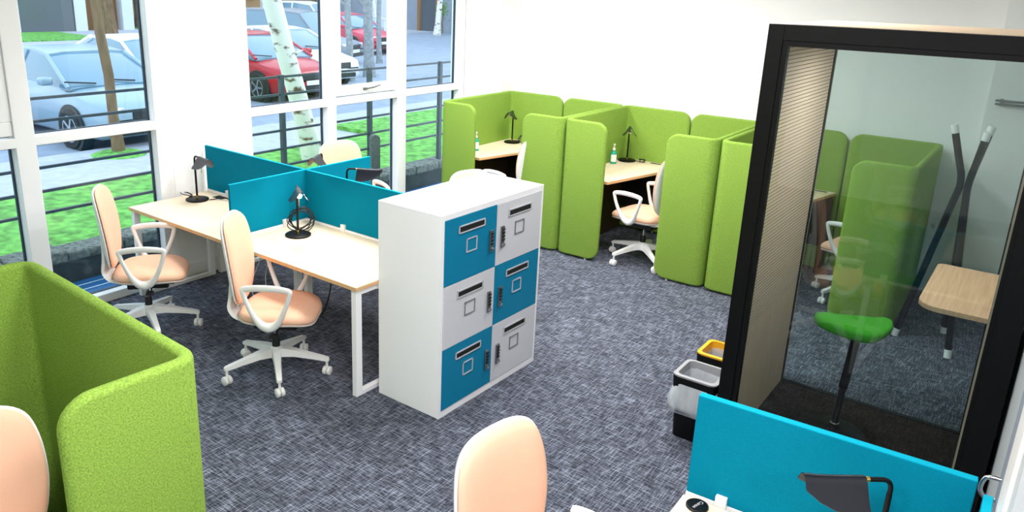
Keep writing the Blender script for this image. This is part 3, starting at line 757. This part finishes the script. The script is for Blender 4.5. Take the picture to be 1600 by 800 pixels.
# ------------------------------------------------------------------ desk lamps
def make_lamp(label, loc, rz, group, H=.37, coil=None, lit=False):
    t = thing('desk_lamp', label, 'lamp', loc, rz, group)
    MB().lathe([(.088, 0), (.092, .003), (.092, .012), (.086, .016), (.012, .018)], n=36).obj('base', M['black'], t, True, 40)
    MB().lathe([(.011, .016), (.011, .04)], n=12).obj('pole_collar', M['brass'], t, True)
    MB().tube([(0, 0, .03), (0, 0, H - .05)], .0085, 12).obj('pole', M['black'], t, True)
    arm = [(0, 0, H - .055), (0, 0, H - .03), (.006, 0, H - .012), (.02, 0, H - .002), (.04, 0, H), (.075, 0, H)]
    MB().tube(smooth_curve(arm, sub=3), .0075, 12).obj('arm', M['black'], t, True)
    MB().tube([(.072, 0, H), (.10, 0, H)], .0085, 12).obj('joint', M['brass'], t, True)
    # folded sheet shade, ridge along +x, deeper at the stem end
    sh = MB(); inner = []; outer = []
    stations = ((.085, .084), (.10, .086), (.14, .083), (.19, .072), (.235, .050), (.262, .030), (.275, .020))
    for x, dep in stations:
        sec = []
        half = [(0, .012), (.008, .010), (.015, .004), (.021, -.006)]
        ex = dep; dirx = .58
        half.append((.021 + dirx * ex * .5, -.006 - ex * .5)); half.append((.021 + dirx * ex, -.006 - ex * .86))
        L = [(-y, z) for y, z in reversed(half[1:])] + half
        rise = .005 * max(0, (x - .22) / .05)
        sec_o = [Vector((x, y, H + z + rise)) for y, z in L]
        sec_i = [Vector((x, y * .97, H + z + rise - .0028)) for y, z in reversed(L)]
        outer.append(sec_o + sec_i)
    sh.ring_loft(outer); sh.obj('shade', M['navy'], t, True, 35)
    MB().lathe([(.006, -.012), (.013, -.008), (.017, .006), (.012, .022), (.004, .03)], (0, 0, 0), 16, T=Matrix.Translation((.15, 0, H - .038)) @ Matrix.Rotation(R(90), 4, 'Y')).obj('bulb', M['bulb'] if lit else M['bulb_off'], t, True)
    MB().tube([(.115, .0, H - .03), (.117, 0, H - .12)], .0022, 8).obj('pull_rod', M['brass'], t, True)
    if lit:
        ld = bpy.data.lights.new('bulb_light', 'POINT'); ld.energy = 1.5; ld.color = (1, .9, .72); ld.shadow_soft_size = .02
        lo = bpy.data.objects.new('bulb_light', ld); COL.objects.link(lo); lo.parent = t; lo.location = (.16, 0, H - .09)
    if coil:
        pts = []
        rr = random.Random(coil[0])
        kind, cxx, cyy, rad, n = coil[1:]
        base = [(-.085, .0, .010)]
        for k in range(n):
            an = k * 1.05 + rr.uniform(-.2, .2); q = rad * rr.uniform(.65, 1.1)
            if kind == 'flat': base.append((cxx + math.cos(an) * q * 1.5, cyy + math.sin(an) * q * .6, .008 + rr.uniform(0, .02)))
            else: base.append((cxx + math.cos(an * .5) * .03, cyy + math.cos(an) * q, max(.006, rad * .85 + math.sin(an) * q)))
        MB().tube(smooth_curve(base, sub=5), .0036, 6).obj('cord', M['cord'], t, True)
    return t
LG = 'navy shaded desk lamps'
make_lamp('dark desk lamp on the window-side desk end, cord looped behind it', (-5.50, 3.66, .745), -10, LG, coil=(3, 'flat', -.17, -.02, .06, 9))
make_lamp('lit desk lamp in front of the crossing teal screens', (-4.18, 3.58, .745), -34, LG, lit=True, coil=(5, 'up', -.10, .035, .095, 34))
make_lamp('desk lamp in the left green booth beside a green bottle', (-4.98, 7.50, .777), -68, LG, coil=(8, 'up', .0, .13, .055, 16))
make_lamp('desk lamp in the middle green booth beside a green bottle', (-3.54, 7.55, .777), -62, LG, coil=(9, 'flat', .0, .16, .06, 12))
make_lamp('desk lamp behind the teal screen, pale shade above the locker cabinet', (-4.31, 4.20, .745), 28, LG)
make_lamp('desk lamp just beyond the centre of the teal cross, shade end-on', (-4.86, 4.45, .745), -60, LG)
make_lamp('desk lamp in the lower right foreground, in front of the large teal screen', (-.17, 2.42, .745), 218, LG)

# loose cords and plugs under and on the desks
o = MB().tube(smooth_curve([(-5.42, 3.72, .75), (-5.33, 3.80, .765), (-5.27, 3.80, .76), (-5.22, 3.77, .752)], sub=4), .0045, 6).obj('power_cord', M['cord'], None, True)
tag(o, 'short black power cord between the left lamp and the desk port', 'cord')
o = MB().tube(smooth_curve([(-4.86, 3.82, .72), (-4.87, 3.80, .55), (-4.90, 3.80, .35), (-4.93, 3.72, .14), (-4.80, 3.66, .012), (-4.68, 3.62, .01), (-4.74, 3.72, .01), (-4.85, 3.80, .20), (-4.80, 3.82, .40)], sub=5), .004, 6).obj('loose_cable', M['white_cord'], None, True)
tag(o, 'white cable trailing to the floor under the left desk', 'cable')
o = MB().tube(smooth_curve([(-4.80, 3.80, .72), (-4.77, 3.80, .50), (-4.68, 3.74, .30), (-4.55, 3.70, .15), (-4.40, 3.66, .02)], sub=5), .006, 6).obj('loose_cable', M['cord'], None, True)
tag(o, 'black cable hanging under the left desk', 'cable')
o = MB().tube(smooth_curve([(-4.28, 3.95, .72), (-4.24, 3.93, .50), (-4.18, 3.88, .25), (-4.22, 3.80, .03), (-4.40, 3.74, .01)], sub=5), .006, 6).obj('loose_cable', M['cord'], None, True)
tag(o, 'black cable under the desk beside the white middle legs', 'cable')

# hand sanitiser bottles
def bottle(label, loc, rz):
    t = thing('sanitiser_bottle', label, 'bottle', loc, rz, 'green hand sanitiser bottles')
    MB().lathe([(.030, 0), (.033, .004), (.033, .105), (.028, .122), (.013, .135), (.013, .145)], n=24).obj('bottle_body', M['sanitiser'], t, True, 40)
    lb = MB(); n = 10; rg = []
    for z in (.025, .10): rg.append([Vector((math.cos(R(-60 + 120 * k / n)) * .0337, math.sin(R(-60 + 120 * k / n)) * .0337, z)) for k in range(n + 1)] + [Vector((math.cos(R(-60 + 120 * k / n)) * .033, math.sin(R(-60 + 120 * k / n)) * .033, z)) for k in range(n, -1, -1)])
    lb.ring_loft(rg); lb.obj('label', M['label_white'], t, True)
    p = MB(); p.lathe([(.015, .143), (.015, .165), (.006, .168), (.006, .195), (.012, .197), (.012, .207)], n=16); p.tube([(0, 0, .201), (.03, 0, .203), (.042, 0, .196)], .005, 8)
    p.obj('pump', M['white_plastic'], t, True, 40)
    return t
b1 = bottle('green hand sanitiser bottle with white pump in the left booth', (-4.995, 6.82, .777), -50)
dup(b1, (-3.585, 7.32, .777), -55, 'green hand sanitiser bottle with white pump in the middle booth')

# lens cap on the near desk
t = thing('lens_cap', 'round black camera lens cap lying on the near desk corner', 'lens cap', (-.742, 2.425, .745), 0)
MB().lathe([(.038, 0), (.040, .002), (.040, .007), (.036, .0095), (.033, .0085)], n=40).obj('cap', M['black'], t, True, 30)
fc = bpy.data.curves.new('lettering', 'FONT'); fc.body = 'Canon'; fc.size = .020; fc.align_x = 'CENTER'; fc.align_y = 'CENTER'; fc.extrude = .0002
fo = bpy.data.objects.new('lettering_curve', fc); COL.objects.link(fo)
bpy.context.view_layer.update()
me = bpy.data.meshes.new_from_object(fo.evaluated_get(bpy.context.evaluated_depsgraph_get())); bpy.data.objects.remove(fo)
me.materials.clear(); me.materials.append(M['grey_plastic'])
lo = bpy.data.objects.new('lettering', me); COL.objects.link(lo); lo.parent = t; lo.location = (.002, 0, .0095); lo.rotation_euler = (0, 0, R(-105))

# ------------------------------------------------------------------ bins
def make_bin(label, loc, rz, rim_mat, bag):
    t = thing('waste_bin', label, 'bin', loc, rz, 'black waste bins beside the pod')
    H = .395
    def sq(wx, wy, z, r=.03): return [Vector((x, y, z)) for x, y in rrect(-wx, wx, -wy, wy, (r, r, r, r), 4)]
    b = MB(); b.ring_loft([sq(.100, .100, .0), sq(.102, .102, .005), sq(.120, .114, H - .005), sq(.112, .106, H - .005), sq(.095, .092, .02)], cap0=True, cap1=True); b.obj('body', M['bin_black'], t, True, 40)
    b = MB(); b.ring_loft([sq(.122, .118, H - .075), sq(.126, .121, H - .075), sq(.130, .126, H), sq(.118, .114, H)], close_v=True); b.obj('collar', M['bin_black'], t, True, 40)
    b = MB(); b.ring_loft([sq(.130, .126, H - .002, .035), sq(.130, .126, H + .008, .035), sq(.108, .104, H + .010), sq(.101, .097, H - .055), sq(.105, .101, H - .055)], close_v=True); b.obj('rim', rim_mat, t, True, 40)
    rr = random.Random(4)
    b = MB(); rings = []
    for z, g_ in ((H - .03, -.002), (H - .14, -.010), (H - .24, -.022), (.05, -.026)):
        ring = sq(.101 + g_, .097 + g_, z)
        rings.append([p + Vector((rr.uniform(-.008, .004), rr.uniform(-.008, .004), rr.uniform(-.005, .005))) for p in ring])
    b.ring_loft(rings, cap0=False); b.obj('bin_liner', bag, t, True, 180)
    if rim_mat is M['bin_grey']:
        b = MB(); rings = []
        for z, g_ in ((H - .04, .004), (H - .08, .016), (H - .13, .026), (H - .19, .028), (H - .225, .02), (H - .215, .008)):
            ring = sq(.118 + g_, .112 + g_, z, .045)
            rings.append([p + Vector((rr.uniform(-.009, .009), rr.uniform(-.009, .009), rr.uniform(-.018, .018) if z < H - .1 else 0)) for p in ring])
        b.ring_loft(rings, cap0=False, cap1=False); b.obj('liner_skirt', bag, t, True, 180)
    return t
bagm = mat('clear_bin_liner', 'e8eef5', .25, noise=.12, scale=9, bump=1.0, stretch=(3, 3, .8))
bb = bagm.node_tree.nodes['Principled BSDF']; bb.inputs['Alpha'].default_value = .62
make_bin('black waste bin with grey rim and a clear liner hanging out', (-1.285, 4.03, 0), 0, M['bin_grey'], bagm).location = (-1.337, 4.115, 0)
make_bin('black waste bin with yellow rim, behind the grey-rimmed bin', (-1.337, 4.475, 0), 0, M['bin_yellow'], bagm)

# ------------------------------------------------------------------ outdoors
def gbox(name, x0, x1, y0, y1, z0, z1, mt, label=None, kind='structure'):
    o = MB().box(x0, x1, y0, y1, z0, z1).obj(name, mt)
    o['kind'] = kind
    if label: o['label'] = label
    return o
gbox('lightwell_floor', -6.75, -5.95, -6, 20, -.30, -.14, M['grate'], 'metal grating floor along the outside of the windows')
gbox('lawn', -9.25, -7.03, -10, 9.6, -.4, .07, M['grass'], 'short green grass strip beyond the railing', 'stuff')
gbox('lawn', -10.2, -7.03, 9.6, 16, -.4, .07, M['grass'], 'green grass patch outside the right bank of windows', 'stuff')
gbox('pavement', -11.3, -7.0, -10, 60, -.5, .0, M['pavement'], 'grey paved path outside')
gbox('car_park', -29, -11.3, -20, 70, -.6, -.08, M['asphalt'], 'blue grey asphalt car park')
gbox('far_ground', -60, -29, -20, 90, -.6, -.06, M['pavement'])
gbox('lawn', -36, -31.5, -8, 17.5, -.3, -.02, M['grass'], 'far green verge before the dark stone wall', 'stuff')
gbox('lawn', -38, -33, 22.0, 28, -.3, -.02, M['grass'], 'far green verge before the orange brick building', 'stuff')
t = thing('retaining_wall', 'low dark retaining wall with a mossy stone cap outside the windows', 'wall', (-6.85, 5, -.14))
MB().box(-.08, .15, -12, 15, -.1, .22).obj('wall_face', M['concrete'], t)
cap = MB(); rr = random.Random(2); y = -10.0
while y < 14:
    l = rr.uniform(.35, .6); cap.box(-.12 , .17, y, y + l - .01, .20, .29 + rr.uniform(-.01, .02), .02); y += l
cap.obj('stone_cap', M['stone_cap'], t)
t = thing('railing', 'dark metal railing with horizontal bars outside the windows', 'railing', (-6.8, 0, .1))
for z in (1.49, 1.30, 1.11, .905, .70, .51): MB().box(-.012, .012, -3.5, 12.9, z - .112, z - .088).obj('rail_bar', M['rail'], t)
for k in range(11):
    y = 5.66 + (k - 5) * 1.37; MB().box(-.025, .025, y - .025, y + .025, 0, 1.41).obj('post', M['rail'], t)
t = MB().prism(rrect(-.055, .055, 0, .86, (0, .054, .054, 0)), -.05, .05)
o = t.obj('timber_post', M['post_wood'], None); o.rotation_euler = (R(90), 0, R(60)); o.location = (-6.62, 6.93, -.14)
tag(o, 'round-topped grey timber post outside the middle window', 'post')

def make_tree(name, label, base, top, r0, r1, mt, branches=(), group=None):
    t = thing(name, label, 'tree', base, 0, group)
    v = Vector(top) - Vector(base); n = 8; rr = random.Random(len(label)); pts = []; rad = []
    for k in range(n + 1):
        s = k / n; pts.append(v * s + Vector((rr.uniform(-.02, .02), rr.uniform(-.02, .02), 0)) * (1 if 0 < k else 0)); rad.append(r0 * (1 - s) + r1 * s + (r0 * .35 if k == 0 else 0))
    MB().tube(pts, rad, 12).obj('trunk', mt, t, True)
    for (s, dx, dy, dz, r_) in branches:
        p = v * s; q = Vector((dx, dy, dz))
        b = MB(); b.tube([p, p + q * .35 + Vector((0, 0, -.02)), p + q * .7, p + q], [r_, r_ * .8, r_ * .5, r_ * .2], 7)
        for j in range(4):
            st = p + q * (.4 + .15 * j); d = Vector((rr.uniform(-.4, .4), rr.uniform(-.4, .4), rr.uniform(.2, .6))) * q.length * .4
            b.tube([st, st + d * .5, st + d], [r_ * .4, r_ * .25, r_ * .1], 5)
        b.obj('branch', mt, t, True)
    return t
make_tree('street_tree', 'brown-barked young tree in front of the silver car', (-10.75, 5.93, -.02), (-10.8, 5.72, 4.6), .072, .055, M['bark'], [(.52, -.5, -1.3, .75, .035), (.6, .3, 1.0, .8, .03), (.75, -.3, -.9, .8, .025)])
tf = MB(); tf.lathe([(.38, 0), (.3, .03), (.1, .06)], (-10.75, 5.93, .0), 20); o = tf.obj('grass_tuft', M['grass'], None, True); tag(o, 'tuft of grass around the foot of the brown tree', 'grass', kind='stuff')
make_tree('birch_tree', 'white birch trunk with dark knots close to the railing', (-8.3, 7.46, .06), (-8.3, 6.2, 4.2), .135, .11, M['birch'], [(.35, .1, .2, .1, .03)])
TG = 'pale bare trees in the car park'
make_tree('street_tree', 'slim pale bare tree left of the pink-red car wheel', (-15.5, 15.3, -.08), (-15.65, 15.3, 4.2), .10, .07, M['grey_bark'], [(.45, -.8, -.9, 1.0, .04), (.5, .5, .7, .9, .04)], TG)
make_tree('street_tree', 'thicker pale bare tree forking above the pink-red car', (-15.96, 16.5, -.08), (-16.1, 16.5, 4.4), .15, .12, M['grey_bark'], [(.42, -.9, -.8, 1.2, .07), (.45, .7, .9, 1.2, .06)], TG)
make_tree('street_tree', 'thin pale bare tree right of the pink-red car', (-18.42, 19.53, -.1), (-18.4, 19.5, 4.2), .09, .06, M['grey_bark'], [(.5, .5, .8, 1.0, .03)], TG)
make_tree('birch_tree', 'slender white birch by the grey entrance building', (-27.1, 33.15, -.06), (-26.6, 33.2, 5.0), .16, .12, M['birch'])
make_tree('street_tree', 'brown tree trunk far off on the verge', (-32.0, 17.8, -.06), (-32.0, 17.6, 6), .25, .2, M['bark'], (), 'brown tree trunks on the far verge')
make_tree('street_tree', 'brown tree trunk far off before the orange building', (-37.6, 22.6, -.06), (-37.6, 22.4, 6), .28, .2, M['bark'], (), 'brown tree trunks on the far verge')
t = make_tree('sapling', 'small green sapling in front of the grey entrance building', (-27.9, 34.6, -.06), (-27.9, 34.6, 1.6), .04, .03, M['bark'])
lf = MB(); rr = random.Random(9)
for k in range(60):
    c_ = Vector((rr.gauss(0, .18), rr.gauss(0, .18), 1.35 + rr.gauss(0, .28))); s_ = .09
    T = Matrix.Translation(c_) @ Matrix.Rotation(rr.uniform(0, 6), 4, Vector((rr.random(), rr.random(), rr.random() + .1)).normalized())
    lf.box(-s_, s_, -s_ * .5, s_ * .5, -.004, .004, T=T)
lf.obj('foliage', M['leaf'], t)
t = thing('cycle_stand', 'white metal stand on the paving before the grey building', 'cycle stand', (-27.5, 32.0, -.06))
b = MB(); b.tube([(-4.2, 1.2, .9), (-3.8, .6, .75), (-1.6, -.6, .72)], .05, 8); b.tube([(-1.8, -.5, .72), (-1.8, -.5, 0)], .05, 8); b.tube([(-4.4, 1.4, 1.6), (-3.2, .4, 0)], .05, 8)
b.obj('frame', M['window_sill'], t, True)

# cars (nose towards the building, +x)
def make_car(label, nose, rz, paint, kind='saloon', group='parked cars'):
    t = thing('parked_car', label, 'car', (nose[0], nose[1], -.08), rz, group)
    L, W = 4.45, .88
    zb = .20
    st = [(0, .62, .42, .60), (-.06, .74, .26, .66), (-.25, .83, .20, .73), (-.8, .875, .20, .83), (-1.25, .88, .20, .92), (-2.2, .88, .20, .95), (-3.4, .88, .20, .96), (-4.1, .85, .22, .97), (-4.35, .78, .28, .92), (-4.45, .66, .42, .80)]
    rings = []
    for x, hw, z0, z1 in st:
        zm = (z0 + z1) / 2
        half = [(hw * .90, z0), (hw * .98, z0 + .06), (hw, zm), (hw * .985, z1 - .13), (hw * .93, z1 - .03), (hw * .70, z1 + .005), (hw * .3, z1 + .025), (0, z1 + .03)]
        ring = [Vector((x, y, z)) for y, z in half] + [Vector((x, -y, z)) for y, z in reversed(half[:-1])]
        rings.append(ring)
    MB().ring_loft(rings).obj('body', paint, t, True, 50)
    if kind == 'hatch': cb = [(-1.05, .78, .90, .93), (-1.75, .66, .9, 1.36), (-2.4, .62, .9, 1.43), (-3.5, .62, .9, 1.40), (-4.2, .74, .9, .98)]
    elif kind == 'suv': cb = [(-1.0, .80, .92, .98), (-1.6, .70, .92, 1.58), (-2.4, .68, .92, 1.66), (-4.0, .68, .92, 1.62), (-4.4, .78, .92, 1.0)]
    else: cb = [(-.98, .80, .86, .90), (-1.85, .63, .9, 1.34), (-2.3, .60, .9, 1.39), (-3.0, .60, .9, 1.36), (-3.95, .76, .9, .98)]
    rings = []
    for x, hw, z0, z1 in cb:
        bw = .80
        rings.append([Vector((x, bw, z0)), Vector((x, (bw + hw) / 2 + .02, (z0 + z1) / 2)), Vector((x, hw, z1 - .02)), Vector((x, hw * .6, z1 + .01)), Vector((x, -hw * .6, z1 + .01)), Vector((x, -hw, z1 - .02)), Vector((x, -(bw + hw) / 2 - .02, (z0 + z1) / 2)), Vector((x, -bw, z0))])
    MB().ring_loft(rings).obj('glasshouse', M['car_glass'], t, True, 30)
    rf = MB(); top = cb[1:-1]; rg = []
    for x, hw, z0, z1 in top: rg.append([Vector((x, hw + .012, z1 - .045)), Vector((x, hw + .005, z1 + .0)), Vector((x, hw * .6, z1 + .028)), Vector((x, -hw * .6, z1 + .028)), Vector((x, -hw - .005, z1 + .0)), Vector((x, -hw - .012, z1 - .045))])
    rf.ring_loft(rg); roof = rf.obj('roof', paint, t, True, 60)
    pl = MB()
    for sg in (-1, 1):
        a, b_ = cb[0], cb[1]
        pl.tube([(a[0], sg * .80, .90), (b_[0], sg * (b_[1] + .01), b_[3] - .02)], .035, 6)
        a, b_ = cb[-1], cb[-2]
        pl.tube([(a[0] + .1, sg * .80, .92), (b_[0], sg * (b_[1] + .01), b_[3] - .02)], .06, 6)
        xm = -2.55; pl.tube([(xm, sg * .82, .92), (xm, sg * (cb[2][1] + .012), cb[2][3] - .03)], .035, 6)
    pl.obj('pillar', paint, t, True)
    for x in (-.87, -3.45):
        for sg in (-1, 1):
            T = Matrix.Translation((x, sg * .80, .31)) @ Matrix.Rotation(R(90), 4, 'X')
            arch = MB(); arch.lathe([(.37, -.088), (.37, .088)], n=28, T=T); arch.obj('wheel_arch', M['car_dark'], t, True, 40)
            wy = MB(); T2 = Matrix.Translation((x, sg * .815, .31)) @ Matrix.Rotation(R(90), 4, 'X')
            wy.lathe([(.20, -.09), (.29, -.095), (.31, -.07), (.31, .07), (.29, .095), (.20, .09)], n=28, T=T2); wh = wy.obj('tyre', M['tyre'], t, True, 40)
            hb = MB(); hb.lathe([(.05, -.098), (.05, .098)], n=12, T=T2)
            for k in range(5):
                hb.box(.03, .19, -.02, .02, -.097, .097, T=T2 @ Matrix.Rotation(2 * math.pi * k / 5, 4, 'Z'))
            hb.ring_loft([[T2 @ Vector((math.cos(a_) * r_, math.sin(a_) * r_, z)) for a_ in [2 * math.pi * j / 24 for j in range(24)]] for r_, z in ((.205, -.097), (.185, -.097), (.185, .097), (.205, .097))], close_v=True)
            hb.obj('wheel_rim', M['rim'], wh, True, 30)
    for sg in (-1, 1):
        MB().box(-.30, -.05, sg * .56 - .14, sg * .56 + .14, .56, .68, .04, 3).obj('headlight', M['headlight'], t, True)
        mr = MB(); mr.box(-1.42, -1.24, sg * .97 - .09, sg * .97 + .09, .93, 1.05, .035, 3); mr.obj('wing_mirror', paint, t, True)
    g_ = MB(); g_.box(-.06, .012, -.38, .38, .50, .64, .02); g_.box(-.05, .01, -.55, .55, .27, .38, .02); g_.obj('grille', M['car_dark'], t)
    MB().box(.005, .025, -.26, .26, .39, .49, .004).obj('number_plate', M['plate'], t)
    wp = MB()
    for y_ in (-.35, .30): wp.tube([(-1.0, y_, .945), (-1.08, y_ - .45, .985)], .012, 5)
    wp.obj('wiper', M['car_dark'], t)
    return t
CG = 'parked cars outside'
make_car('silver-blue parked car behind the brown tree, left window', (-11.02, 6.72), 0, M['silver'], group=CG)
make_car('white parked saloon behind the silver-blue car, left window', (-13.0, 9.1), 0, M['car_white'], group=CG)
make_car('red parked car with black grille behind the white birch', (-13.15, 11.9), 0, M['red'], group=CG)
make_car('white parked car just behind the red car', (-14.5, 13.95), 0, M['car_white'], group=CG)
make_car('slate grey estate car further back behind the white birch', (-18.5, 18.5), 20, M['slate'], 'suv', group=CG)
make_car('white car at the top of the middle window, furthest row', (-25.5, 25.2), 12, M['car_white'], 'suv', group=CG)
make_car('pink-red hatchback seen between the pale bare trees', (-20.5, 22.1), 0, M['pink_red'], 'hatch', group=CG)

# far buildings
t = thing('stone_building', 'far building with dark stone wall and pale panels, left window', 'building', (-36.5, 12, -.1))
MB().box(-6, 0, -6, 4.3, 0, 9).obj('pale_wall', M['pale_wall'], t); MB().box(-6, .05, 4.3, 6.6, 0, 9).obj('stone_wall', M['stone_wall'], t)
MB().box(-6, -.5, 6.6, 9.6, 0, 9).obj('brown_wall', M['brown_wood'], t)
for k, y in enumerate((6.7, 7.9, 9.0)): MB().box(-.6, 0, y, y + .55, 0, 9).obj('pillar', M['pale_wall'] if k != 1 else M['grey_wall'], t)
t = thing('brick_building', 'far orange brick building with small white-silled windows', 'building', (-39.6, 22, -.1))
MB().box(-8, 0, 0, 17, 0, 10).obj('brick_wall', M['orange_wall'], t)
for y in (3.0, 5.4, 7.6, 8.5, 10.6, 12.6, 14.6):
    f = MB().box(-.05, .04, y, y + .55, 1.55, 3.2).obj('window', M['window_dark'], t); MB().box(0, .18, y - .15, y + .7, 1.40, 1.55).obj('sill', M['window_sill'], f)
for y in (.2, 9.6): MB().box(-.05, .35, y, y + .6, 0, 10).obj('pillar', M['pale_wall'], t)
t = thing('entrance_building', 'far grey-blue building with timber entrance frame, right window', 'building', (-30, 35.6, -.1))
MB().box(-9, 14, 0, 8, 0, 10).obj('wall', M['grey_wall'], t)
MB().box(-.2, 1.0, -.12, .05, 0, 5).obj('door_recess', M['window_dark'], t)
for x in (-.35, 1.0): MB().box(x, x + .16, -.3, .05, 0, 5).obj('timber_post', M['brown_wood'], t)
MB().box(-1.6, -1.2, -.1, .02, 2.0, 2.6).obj('notice', M['window_sill'], t)
MB().box(-4.5, -2.0, -.15, .02, 0, 10).obj('pale_wall', M['pale_wall'], t)
